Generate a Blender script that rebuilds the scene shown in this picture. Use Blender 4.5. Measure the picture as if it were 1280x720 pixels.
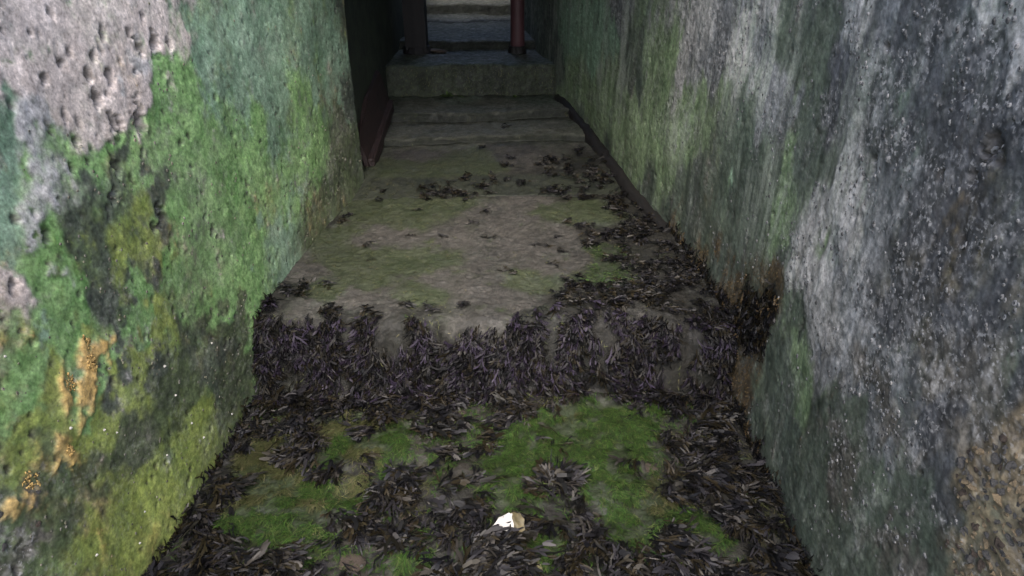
import bpy, bmesh, math, random
import numpy as np
from mathutils import Vector, Matrix, Euler

# ------------------------------------------------------------------ camera, sky, sun, exposure
scene = bpy.context.scene
for o in list(bpy.data.objects):
    bpy.data.objects.remove(o)
R = math.radians
cam_data = bpy.data.cameras.new('camera')
cam_data.sensor_width = 36.0
cam_data.lens = 22.5
cam_data.clip_start = 0.02
cam_data.clip_end = 2000.0
cam = bpy.data.objects.new('camera', cam_data)
cam.location = (0.0, 0.0, 1.45)
cam.rotation_euler = (R(61.0), 0.0, 0.0)
scene.collection.objects.link(cam)
scene.camera = cam

SUN_EL, SUN_AZ = R(58.0), R(178.0)          # azimuth clockwise from +Y: behind the camera
world = bpy.data.worlds.new('World')
scene.world = world
world.use_nodes = True
wn = world.node_tree
bg = wn.nodes['Background']
sky = wn.nodes.new('ShaderNodeTexSky')
sky.sky_type = 'NISHITA'
sky.sun_disc = False
sky.sun_elevation = SUN_EL
sky.sun_rotation = SUN_AZ
sky.air_density = 1.0
sky.dust_density = 4.5
sky.ozone_density = 1.0
wn.links.new(sky.outputs['Color'], bg.inputs['Color'])
bg.inputs['Strength'].default_value = 0.15
sun_data = bpy.data.lights.new('sun', 'SUN')
sun_data.energy = 0.7
sun_data.angle = R(50.0)
sun_data.color = (1.0, 0.98, 0.95)
sun = bpy.data.objects.new('sun', sun_data)
sd = Vector((math.sin(SUN_AZ)*math.cos(SUN_EL), math.cos(SUN_AZ)*math.cos(SUN_EL), math.sin(SUN_EL)))
sun.rotation_euler = sd.to_track_quat('Z', 'Y').to_euler()
sun.location = (0, -2, 6)
scene.collection.objects.link(sun)
scene.view_settings.view_transform = 'Standard'
scene.view_settings.look = 'None'
scene.view_settings.exposure = 1.95
scene.view_settings.gamma = 1.0
scene.view_settings.use_curve_mapping = False
scene.render.engine = 'CYCLES'
scene.cycles.use_denoising = True
scene.cycles.max_bounces = 8

# ------------------------------------------------------------------ survey of the place (metres)
STEP_PROFILE = [(-0.45,-0.01),(1.818,0.0),(1.878,0.272),(3.04,0.290),(3.25,0.331),(3.718,0.361),(3.743,0.397),(4.073,0.407),(4.098,0.457),(4.485,0.467),(4.515,0.667),(5.129,0.677),(5.154,0.742),(6.072,0.762),(6.097,0.782),(6.414,0.792),(6.439,0.885),(7.6,0.895)]
WALL_LEFT = [(-.35,-.95),(1.1,-.935),(1.9,-.90),(2.43,-.875),(3.0,-.80),(3.2,-.765)]
WALL_RIGHT = [(-.35,.79),(1.1,.78),(1.55,.78),(2.0,.775),(2.4,.745),(2.9,.655),(3.46,.555),(4.08,.43),(4.5,.31),(5.03,.19),(6.0,.05),(7.6,-.05)]
# growth surveyed on the left wall, the right wall (along, height) and the floor (across, along)
LEFT_PATCHES = [('P',1.305,1.299),('P',1.463,1.281),('P',1.707,1.271),('P',1.332,1.222),('P',1.483,1.213),('P',1.715,1.214),('P',1.223,1.183),('P',1.354,1.171),('P',1.497,1.123),('P',1.232,1.239),('P',1.833,1.268),('P',1.733,1.173),('P',1.558,1.082),('P',1.297,1.155),('P',1.378,1.116),('P',1.039,0.882),('P',1.066,0.864),('P',1.575,1.049),('P',1.499,1.065),('P',1.267,1.344),('P',1.347,1.338),('P',1.246,1.293),('T',2.235,1.192),('T',2.070,1.096),('T',2.435,1.033),('T',2.741,1.104),('T',2.305,0.920),('T',1.168,1.077),('T',1.144,0.991),('T',1.139,1.041),('T',1.085,0.918),('T',1.955,1.181),('T',2.198,0.195),('T',2.818,0.869),('T',3.085,0.992),('T',2.189,0.442),('T',1.082,0.952),('T',1.045,0.764),('T',3.043,0.713),('G',1.387,1.026),('G',1.640,0.991),('G',1.898,0.966),('G',2.219,0.742),('G',1.984,0.682),('G',1.740,0.848),('G',2.643,0.842),('G',2.736,0.649),('G',1.462,0.993),('G',1.215,0.997),('G',1.243,0.906),('G',1.093,0.808),('G',1.021,0.761),('G',1.200,0.824),('G',0.976,0.719),('G',1.585,0.720),('G',1.795,0.541),('G',2.107,0.512),('G',1.511,0.886),('G',1.130,0.688),('G',1.213,0.599),('G',1.112,0.643),('G',1.124,0.560),('G',1.174,0.721),('G',1.851,1.068),('G',1.686,1.082),('G',2.613,0.547),('G',1.115,0.757),('G',0.939,0.691),('G',1.149,0.868),('G',1.919,0.417),('W',1.244,1.053),('W',1.232,0.973),('W',1.186,0.918),('W',1.330,1.074),('W',1.223,1.035),('W',1.564,1.128),('F',1.322,0.900),('F',1.326,0.820),('F',1.291,0.691),('F',1.261,0.600),('F',1.250,0.514),('F',1.551,0.816),('F',1.431,0.657),('F',1.531,0.525),('F',1.525,0.421),('F',1.450,0.968),('F',3.194,1.047),('F',3.201,0.752),('F',1.286,0.858),('F',1.595,0.255),('F',1.406,0.450),('K',3.005,0.531),('K',3.094,0.401),('K',2.678,0.367),('K',3.015,0.682),('K',2.572,0.324),('K',3.025,0.342),('K',0.945,0.481),('K',0.888,0.565),('K',0.933,0.537),('K',0.887,0.473),('K',1.640,0.431),('K',1.671,0.293),('K',1.417,0.389),('K',1.328,0.377),('K',1.808,0.326),('K',1.237,0.349),('K',1.070,0.354),('K',0.978,0.353),('K',0.880,0.371),('K',1.130,0.344),('K',1.508,0.291),('K',1.028,0.445),('K',0.997,0.280),('K',0.984,0.418),('K',1.749,0.206),('K',3.087,0.546),('K',2.844,0.428),('G',1.675,0.521),('G',1.539,0.671),('G',1.844,0.397),('G',1.698,0.669),('G',1.360,0.628),('G',1.704,0.361),('G',1.361,0.556),('G',1.887,0.211),('Y',1.456,0.780),('Y',1.429,0.726),('Y',1.428,0.574),('Y',1.311,0.530),('Y',1.163,0.533),('Y',1.301,0.475),('Y',0.940,0.613),('Y',0.896,0.593),('Y',1.182,0.447),('Y',1.251,0.226),('Y',1.297,0.151),('Y',1.144,0.167),('Y',1.040,0.175),('Y',1.212,0.150),('Y',1.390,0.153),('Y',0.973,0.176),('Y',1.013,0.569),('Y',1.097,0.519),('Y',1.190,0.751),('Y',1.042,0.669),('Y',1.455,0.185),('O',1.170,0.661),('O',1.161,0.614),('O',1.085,0.617),('O',0.907,0.510),('O',1.012,0.494),('O',1.172,0.691),('B',0.868,0.561),('B',0.839,0.488),('B',0.873,0.448),('B',0.927,0.410),('B',0.830,0.410),('B',0.942,0.485),('B',0.786,0.410)]
RIGHT_PATCHES = [('V',0.961,0.553),('V',0.894,0.534),('V',0.974,0.406),('V',0.819,0.446),('V',0.881,0.461),('V',1.062,0.505),('V',1.824,1.179),('V',1.769,1.265),('V',1.906,1.230),('V',1.057,0.463),('V',3.379,0.833),('V',5.105,0.805),('V',4.653,0.759),('V',4.452,0.585),('V',4.772,0.951),('V',1.885,0.849),('V',1.874,0.698),('V',2.014,0.523),('V',2.337,0.512),('V',2.381,0.390),('V',2.032,0.720),('V',1.666,0.984),('V',2.641,0.427),('V',2.107,0.383),('V',1.494,0.360),('V',1.470,0.203),('V',1.306,0.231),('V',1.167,0.255),('V',1.445,0.036),('V',1.183,0.446),('V',1.069,0.452),('V',1.062,0.148),('V',1.222,0.079),('V',3.981,0.386),('V',3.528,0.371),('V',3.010,0.327),('V',1.726,1.094),('V',2.048,0.903),('V',2.224,0.741),('V',1.453,0.496),('V',0.949,0.478),('V',0.958,0.249),('V',1.545,0.937),('V',1.645,0.693),('V',2.386,0.625),('V',3.140,0.803),('V',2.235,0.853),('T',3.915,0.869),('T',3.654,0.948),('T',4.195,0.827),('T',4.411,0.893),('T',3.952,1.058),('H',4.177,0.687),('H',3.939,0.591),('H',2.909,0.709),('H',2.644,0.710),('H',3.071,0.551),('H',2.455,0.825),('H',3.082,0.384),('H',2.624,0.648),('H',1.755,0.843),('H',1.749,0.938),('H',1.737,0.753),('H',3.432,0.533),('H',2.773,0.566),('H',2.548,0.894),('H',2.339,0.912),('H',1.438,0.744),('H',2.958,0.875),('H',2.825,1.031),('H',1.432,0.458),('H',1.317,0.438),('H',3.847,0.518),('H',3.723,0.638),('H',3.227,0.707),('H',4.436,0.429),('H',3.610,0.749),('L',2.709,1.167),('L',2.612,1.091),('L',2.665,0.932),('L',2.212,1.122),('L',2.206,1.034),('L',2.051,1.235),('L',1.093,1.312),('L',1.055,1.293),('L',1.550,1.288),('L',1.461,1.022),('L',1.478,0.939),('L',1.343,0.949),('L',1.286,0.878),('L',1.496,0.762),('L',1.374,0.711),('L',1.290,0.714),('L',1.288,0.650),('L',1.537,0.648),('L',1.409,0.622),('L',1.604,0.771),('L',1.086,1.264),('L',1.496,0.849),('C',2.243,1.191),('C',2.130,1.085),('C',1.988,1.040),('C',2.413,1.092),('C',1.416,1.208),('C',1.299,1.167),('C',1.307,1.285),('C',1.194,0.807),('C',1.153,0.733),('C',1.257,0.579),('C',1.052,0.721),('C',1.071,0.585),('C',2.518,1.019),('C',1.197,1.036),('C',1.200,0.934),('C',1.896,1.104),('C',3.559,1.078),('C',1.164,0.556),('C',1.320,0.802),('D',1.222,1.227),('D',1.177,1.275),('D',1.225,1.138),('D',1.278,1.076),('D',1.562,1.052),('D',1.626,1.209),('D',1.570,1.145),('D',1.096,1.129),('D',1.081,1.016),('D',1.013,1.058),('D',0.995,1.133),('D',1.051,0.918),('D',0.952,0.983),('D',1.027,1.226),('D',1.041,0.803),('D',0.884,0.931),('D',1.107,0.973),('D',0.952,0.907),('D',0.904,1.034),('D',0.967,0.669),('D',0.831,0.559),('D',0.826,0.893),('D',1.130,1.190),('D',1.078,1.175),('D',1.129,0.861),('D',0.872,0.635),('D',0.935,0.750),('D',1.084,0.831),('D',0.933,1.088),('D',1.346,1.140),('D',1.464,1.233),('D',1.272,1.317),('D',1.183,1.326),('D',1.171,1.180),('B',1.096,0.629),('B',0.953,0.642),('B',0.915,0.799),('B',0.914,0.469),('B',1.065,0.307),('B',0.941,0.346),('B',0.851,0.406),('B',0.882,0.855),('B',0.881,0.738),('B',1.119,0.405),('B',0.844,0.785),('B',0.902,0.965),('B',1.034,0.974),('R',0.793,0.692),('R',0.772,0.762),('R',0.724,0.708),('R',0.735,0.625),('R',0.709,0.541),('R',0.677,0.620),('R',0.766,0.800),('Q',2.033,0.307),('Q',1.924,0.430),('Q',2.263,0.340),('Q',1.730,0.560),('Q',1.773,0.254),('Q',1.725,0.057),('Q',2.546,0.259),('Q',1.627,0.548),('Q',1.807,0.131),('S',2.225,0.253),('S',2.278,0.150),('S',1.827,0.401),('S',1.690,0.485),('S',1.763,0.354),('S',2.023,0.193),('S',1.761,0.488),('S',2.053,0.065),('S',1.859,0.058),('S',2.649,0.150),('S',1.971,0.085),('S',1.759,-0.042)]
FLOOR_PATCHES = [('S',-0.928,1.123),('S',-0.888,1.226),('S',-0.917,1.402),('S',-0.937,1.611),('S',-0.909,1.796),('S',-0.859,1.837),('S',-0.854,1.099),('S',-0.829,1.889),('S',-0.686,1.902),('S',-0.543,1.902),('S',-0.400,1.902),('S',-0.286,1.902),('S',-0.143,1.876),('S',0.114,1.902),('S',0.228,1.915),('S',-0.687,1.850),('S',-0.458,1.850),('S',-0.229,1.837),('S',0.057,1.850),('S',0.286,1.863),('S',0.458,1.876),('S',-0.479,1.774),('S',-0.307,1.752),('S',-0.682,1.796),('S',-0.264,1.611),('S',-0.206,1.555),('S',-0.516,1.444),('S',-0.413,1.418),('S',-0.671,1.555),('S',-0.283,1.355),('S',-0.163,1.325),('S',-0.365,1.281),('S',-0.109,1.186),('S',-0.170,1.135),('S',-0.069,1.295),('S',-0.301,1.160),('S',0.120,1.386),('S',0.115,1.295),('S',0.184,1.295),('S',0.215,1.160),('S',0.168,1.111),('S',0.027,1.710),('S',0.114,1.796),('S',0.532,1.630),('S',0.551,1.484),('S',0.567,1.355),('S',0.581,1.239),('S',0.637,1.135),('S',0.680,1.418),('S',0.496,1.355),('S',0.593,1.555),('S',0.692,1.630),('S',0.601,1.837),('S',0.739,1.796),('S',0.542,1.915),('S',0.657,1.889),('S',0.343,1.902),('S',0.417,2.053),('S',0.558,2.167),('S',0.625,2.053),('S',0.528,2.357),('S',0.671,2.573),('S',0.506,2.652),('S',0.683,2.822),('S',0.388,2.573),('S',0.298,2.053),('S',-0.329,3.125),('S',0.206,3.153),('S',0.426,3.281),('S',0.493,3.111),('S',-0.853,1.973),('S',-0.856,2.081),('S',-0.900,2.778),('S',0.559,3.009),('S',0.667,1.099),('S',-0.658,1.135),('S',0.509,1.135),('S',0.387,1.160),('S',0.314,1.111),('S',-0.795,1.160),('S',-0.505,1.295),('M',-0.814,1.386),('M',-0.727,1.450),('M',-0.657,1.267),('M',-0.758,1.295),('M',-0.647,1.386),('M',-0.788,1.519),('M',-0.506,1.630),('M',-0.387,1.555),('M',-0.429,1.501),('M',-0.568,1.555),('M',0.026,1.611),('M',0.103,1.555),('M',0.220,1.710),('M',0.319,1.630),('M',0.433,1.669),('M',0.407,1.386),('M',0.413,1.295),('M',0.316,1.418),('M',0.258,1.555),('M',0.160,1.630),('M',-0.049,1.418),('M',0.000,1.402),('M',0.114,1.199),('M',-0.260,1.099),('M',0.504,1.199),('M',0.550,1.207),('M',0.383,2.259),('M',0.349,2.109),('M',0.422,2.426),('M',0.361,1.555),('M',0.225,1.484),('M',0.358,1.239),('M',0.252,1.386),('M',-0.590,1.355),('M',-0.610,1.186),('M',-0.472,1.355),('A',-0.714,2.053),('A',-0.759,2.822),('A',-0.316,2.960),('A',-0.452,2.291),('A',-0.342,2.053),('A',0.062,2.167),('A',-0.660,2.357),('A',-0.777,2.573),('A',-0.623,2.913),('A',0.394,2.960),('A',0.375,2.778),('A',-0.444,2.735),('A',-0.389,3.338),('A',-0.175,3.397),('A',-0.614,3.397),('A',-0.558,2.167),('A',-0.330,2.357),('A',0.190,2.822),('N',-0.318,2.573),('N',-0.132,2.357),('N',0.000,2.426),('N',0.132,2.357),('N',-0.119,2.053),('N',0.000,2.000),('N',-0.248,2.167),('N',0.212,2.573),('N',0.264,2.357),('N',-0.565,2.573),('N',0.074,2.735),('N',-0.076,2.822),('N',-0.595,2.053),('N',0.040,3.009),('N',-0.542,3.520),('N',0.000,3.520),('N',-0.057,1.921),('N',-0.186,1.908),('N',-0.744,1.948),('N',-0.467,2.000),('N',-0.822,2.228),('Z',-0.139,1.744),('Z',-0.225,1.774),('Z',-0.099,1.774),('Z',-0.293,1.253),('Z',-0.451,1.160),('Z',-0.398,1.111),('Z',-0.488,1.135),('Z',-0.317,1.267),('Z',0.438,1.484),('Z',-0.080,1.630),('Z',-0.284,1.555),('Z',-0.199,1.467),('Z',-0.148,1.450),('E',-0.531,3.837),('E',-0.197,3.919),('E',0.100,4.003),('E',0.203,4.076),('E',-0.582,4.294),('E',-0.107,4.335),('E',-0.463,4.866),('E',-0.116,4.866),('E',-0.518,5.537),('E',-0.259,5.537),('E',-0.134,5.749),('E',-0.584,6.313),('E',-0.296,6.414),('E',-0.591,6.437),('E',-0.473,3.741),('V',-0.654,4.501),('V',-0.326,4.505),('V',0.000,4.505),('V',0.218,4.501),('V',-0.438,4.493)]
LEFT_PITS = [(1.496,1.059,0.0169),(1.585,1.046,0.0198),(1.455,1.129,0.0143),(1.377,1.214,0.0115),(1.728,1.203,0.0184),(1.657,1.208,0.0137),(1.518,1.164,0.0128),(1.483,1.213,0.0088),(1.412,1.233,0.0067),(1.391,1.312,0.0080),(1.791,1.194,0.0106),(1.563,0.800,0.0168),(1.531,1.248,0.0072),(1.450,0.968,0.0150),(1.408,0.919,0.0149),(1.348,1.059,0.0086),(1.698,1.269,0.0079),(1.318,1.284,0.0062),(1.339,1.117,0.0083),(1.291,1.097,0.0081),(1.624,1.245,0.0076),(1.450,1.177,0.0105),(1.317,1.194,0.0080),(1.554,0.822,0.0125),(1.516,0.786,0.0103),(1.793,0.652,0.0122),(1.741,0.940,0.0088),(1.312,1.014,0.0085),(1.174,0.918,0.0112),(1.049,0.872,0.0090)]
RIGHT_PITS = [(1.029,1.142,0.0170),(1.044,1.082,0.0109),(1.341,1.010,0.0121),(1.000,1.125,0.0103),(1.402,1.242,0.0066),(1.129,1.060,0.0074),(1.016,0.983,0.0070)]
SHELL_SPOT = [(0.000,1.228,-0.004)]
STONE_SPOTS = [(0.051,1.121,-0.005),(-0.293,1.253,-0.004),(-0.427,1.128,-0.005),(-0.068,1.405,-0.003),(0.435,1.467,-0.002),(-0.531,1.218,-0.004),(-0.179,1.710,-0.001)]
STRAND_SPOTS = [(-0.141,2.573,0.266),(0.172,2.483,0.262),(0.140,2.324,0.255),(0.222,2.573,0.266),(-0.530,1.948,0.239),(-0.561,2.357,0.257),(0.069,2.498,0.263),(0.236,2.426,0.260),(0.000,2.259,0.253),(-0.900,2.778,0.275),(-0.481,2.867,0.278),(-0.282,2.573,0.266),(-0.424,2.573,0.266)]
WALL_SHELLS = [(-0.905,1.794,-0.409),(-0.935,1.038,0.531),(-0.934,1.123,0.455),(-0.933,1.152,0.419),(-0.919,1.454,0.133),(-0.921,1.421,0.215),(-0.927,1.288,0.219),(-0.923,1.381,0.442),(-0.936,0.967,0.224),(-0.915,1.554,-0.001),(-0.936,0.973,0.762),(-0.922,1.393,0.339),(-0.935,1.095,0.107),(-0.933,1.149,0.161),(-0.912,1.630,0.067),(-0.912,1.620,0.358)]
CRUSTS = [(-0.932,1.165,0.660),(-0.932,1.153,0.617),(-0.935,1.085,0.617),(-0.937,0.907,0.510),(-0.936,1.012,0.494)]
YELLOW_TIPS = [(0.697,1.173,-0.004),(0.618,1.143,-0.004),(0.689,1.226,-0.004),(0.750,2.337,-0.368),(0.778,1.680,0.127),(0.780,1.371,0.397)]

# growth and paint classes: two colours each, relief in metres
CLASS = {
 'P': ((.60,.52,.475),(.43,.365,.33),.0010), 'T': ((.11,.19,.12),(.24,.345,.245),.0010),
 'G': ((.085,.185,.055),(.25,.40,.16),.0010), 'Y': ((.23,.275,.07),(.12,.165,.045),.0012),
 'K': ((.028,.038,.022),(.095,.125,.06),.0016), 'D': ((.026,.028,.033),(.085,.088,.096),.0022),
 'Z': ((.024,.021,.016),(.010,.009,.0075),.004), 'H': ((.075,.115,.058),(.19,.25,.14),.0014), 'L': ((.37,.36,.35),(.17,.175,.165),.0028),
 'F': ((.028,.036,.03),(.085,.105,.075),.0022),
 'O': ((.58,.38,.13),(.40,.28,.11),.003), 'W': ((.56,.53,.52),(.26,.26,.25),.003),
 'C': ((.22,.225,.23),(.06,.066,.07),.0026), 'V': ((.034,.048,.038),(.088,.108,.080),.0014),
 'B': ((.13,.12,.105),(.04,.038,.034),.0035), 'R': ((.21,.165,.105),(.018,.016,.014),.006),
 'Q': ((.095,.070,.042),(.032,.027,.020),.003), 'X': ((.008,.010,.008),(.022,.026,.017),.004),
 'S': ((.007,.007,.006),(.014,.013,.010),.003), 'N': ((.052,.048,.042),(.020,.0195,.0175),.003),
 'A': ((.017,.025,.010),(.034,.040,.021),.002), 'M': ((.012,.018,.007),(.02,.03,.010),.004),
 'E': ((.098,.098,.080),(.040,.045,.032),.003),
}

FLECK = {'D': .5, 'C': .55, 'L': .5, 'B': .6, 'V': .12, 'F': .12, 'K': .15, 'Y': .12, 'P': .08, 'G': .1, 'T': .08, 'R': .4, 'H': .28, 'S': 0., 'M': 0., 'X': .02, 'N': .05, 'A': .03, 'E': .05, 'Q': .05}   # share of shell flecks
# ------------------------------------------------------------------ numeric helpers
_T3 = np.random.default_rng(9).random(1 << 18).astype(np.float32)
_T2 = np.random.default_rng(10).random(1 << 18).astype(np.float32)
def _fade(f): return f*f*f*(f*(f*6-15)+10)
def vnoise(x, y, z, seed=0):
    """smooth lattice noise, 0..1; flat (two-dimensional) when z is a single number"""
    x = np.asarray(x, np.float32)+seed*7.13; y = np.asarray(y, np.float32)+seed*3.71
    ix, iy = np.floor(x), np.floor(y)
    fx, fy_ = _fade(x-ix), _fade(y-iy)
    ix = ix.astype(np.int32); iy = iy.astype(np.int32)
    if np.ndim(z) == 0:
        k = (seed*7919+int(z*31)*104729) & 0x3ffff
        g = lambda a, b: _T2[((((ix+a) & 511) << 9 | ((iy+b) & 511)) + k) & 0x3ffff]
        return (g(0, 0)*(1-fx)+g(1, 0)*fx)*(1-fy_) + (g(0, 1)*(1-fx)+g(1, 1)*fx)*fy_
    z = np.asarray(z, np.float32); iz = np.floor(z); fz_ = _fade(z-iz); iz = iz.astype(np.int32)
    k = (seed*7919) & 0x3ffff
    g = lambda a, b, c: _T3[((((ix+a) & 63) << 12 | ((iy+b) & 63) << 6 | ((iz+c) & 63)) + k) & 0x3ffff]
    lo = (g(0, 0, 0)*(1-fx)+g(1, 0, 0)*fx)*(1-fy_) + (g(0, 1, 0)*(1-fx)+g(1, 1, 0)*fx)*fy_
    hi = (g(0, 0, 1)*(1-fx)+g(1, 0, 1)*fx)*(1-fy_) + (g(0, 1, 1)*(1-fx)+g(1, 1, 1)*fx)*fy_
    return lo*(1-fz_)+hi*fz_
def fbm(x, y, z, scale, octaves=4, seed=0, gain=.5):
    a, s, t = 1.0, 0.0, 0.0
    k = 1.0/scale
    for i in range(octaves):
        s = s + a*vnoise(np.asarray(x)*k+17.3*i, np.asarray(y)*k-9.1*i, (z*k+3.7*i if np.ndim(z) else z), seed+i)
        t += a; a *= gain; k *= 2.03
    return s/t                                # 0..1, mean .5
def classify(u, v, w, patches, stretch=1.0, warp=.15, edge=.45, power=1.7, sharp=1.75, seed=0):
    """weights of each growth class at points (u, v): nearest surveyed patches win, ragged borders"""
    q = w
    wu = u + warp*2*(fbm(u, v*stretch, q, .16, 4, seed+50)-.5) + warp*.5*(fbm(u, v*stretch, q, .03, 3, seed+54)-.5)
    wv = v + warp*2*(fbm(u, v*stretch, q, .16, 4, seed+60)-.5) + warp*.5*(fbm(u, v*stretch, q, .03, 3, seed+64)-.5)
    names = sorted({p[0] for p in patches})
    acc = {n: np.zeros(u.shape) for n in names}
    for n, a, b in patches:
        acc[n] += 1.0/((wu-a)**2 + (wv-b)**2 + 2e-4)**power
    tot = sum(acc.values())
    tot2 = 0
    for k, n in enumerate(names):
        g = acc[n]/tot
        g = g + edge*(g+.13)*6.0*(fbm(u, v*stretch, q, .045, 5, seed+100+7*k, .75)-.5) + edge*1.3*(fbm(u, v*stretch, q, .2, 3, seed+300+7*k)-.5)
        acc[n] = np.clip(g, 0.001, None)**sharp
        tot2 = tot2 + acc[n]
    for n in names:
        acc[n] = acc[n]/tot2
    return acc
def colour_of(acc, u, v, w, stretch=1.0, seed=0, streak=0.0):
    c = np.zeros(u.shape+(3,)); rel = np.zeros(u.shape); fleck = np.zeros(u.shape)
    m = np.clip((fbm(u, v*stretch, w, .016, 4, seed+500, .8)-.5)*3.4+.5, 0, 1)
    m2 = np.clip((fbm(u, v*stretch, w, .12, 3, seed+520)-.5)*2.4+.5, 0, 1)
    t = .6*m+.4*m2
    for n, a in acc.items():
        c0, c1, r = CLASS[n]
        c += a[..., None]*(np.array(c0)*(1-t[..., None]) + np.array(c1)*t[..., None])
        rel += a*r
        fleck += a*FLECK.get(n, .06)
    f1 = fbm(u, v*min(1, stretch*1.5), w, .013, 3, seed+570, .75); f2 = fbm(u, v, w, .07, 3, seed+575)
    pale = np.clip((f1+.6*(f2-.5)-.60)*9, 0, 1)*fleck; dark = np.clip((.40-f1+.6*(f2-.5))*9, 0, 1)*np.minimum(fleck+.25, .7)
    pale = pale*.45; dark = dark*.6
    c = c*(1-pale[..., None])*(1-dark[..., None]) + np.array((.40, .39, .38))*pale[..., None] + np.array((.022, .024, .022))*dark[..., None]
    c *= (1+.9*(fbm(u, v*min(1, stretch*1.3), w, .017, 3, seed+540, .8)-.5))[..., None]*(1+.35*(fbm(u, v, w, .35, 2, seed+545)-.5))[..., None]*(1+streak*(fbm(u, v*.09, w, .03, 4, seed+560, .7)-.5))[..., None]
    return np.concatenate([c, np.clip(fleck*np.clip((f2-.5)*4+.7, 0, 1.3), 0, 1)[..., None]], -1), rel

# ------------------------------------------------------------------ object helpers
COL = scene.collection
def link(o, parent=None):
    COL.objects.link(o)
    if parent is not None: o.parent = parent
    return o
def tag(o, label=None, cat=None, group=None, kind=None):
    if label: o['label'] = label
    if cat: o['category'] = cat
    if group: o['group'] = group
    if kind: o['kind'] = kind
    return o
def empty(name, loc=(0, 0, 0)):
    o = bpy.data.objects.new(name, None); o.location = loc; o.empty_display_size = .1
    return link(o)
def mesh_from(name, verts, faces, mat, colours=None, smooth=True, parent=None):
    me = bpy.data.meshes.new(name)
    verts = np.asarray(verts, np.float32); faces = np.asarray(faces, np.int32)
    k = faces.shape[1]
    me.vertices.add(len(verts)); me.vertices.foreach_set('co', verts.ravel())
    me.loops.add(faces.size); me.loops.foreach_set('vertex_index', faces.ravel())
    me.polygons.add(len(faces)); me.polygons.foreach_set('loop_start', np.arange(0, faces.size, k, dtype=np.int32))
    if smooth: me.polygons.foreach_set('use_smooth', np.ones(len(faces), bool))
    me.update(calc_edges=True); me.validate()
    if colours is not None:
        at = me.color_attributes.new('growth', 'FLOAT_COLOR', 'POINT')
        rgba = np.ones((len(verts), 4), np.float32); rgba[:, :np.shape(colours)[1]] = colours
        if np.shape(colours)[1] == 3: rgba[:, 3] = 0
        at.data.foreach_set('color', rgba.ravel())
    me.materials.append(mat)
    o = bpy.data.objects.new(name, me)
    return link(o, parent)
def bm_object(name, bm, mat, parent=None, smooth=False):
    me = bpy.data.meshes.new(name); bm.to_mesh(me); bm.free()
    for p in me.polygons: p.use_smooth = smooth
    me.materials.append(mat)
    return link(bpy.data.objects.new(name, me), parent)
def grid_faces(nu, nv):
    i = np.arange(nu-1)[:, None]; j = np.arange(nv-1)[None]
    a = i*nv+j
    return np.stack([a, a+nv, a+nv+1, a+1], -1).reshape(-1, 4)

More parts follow.
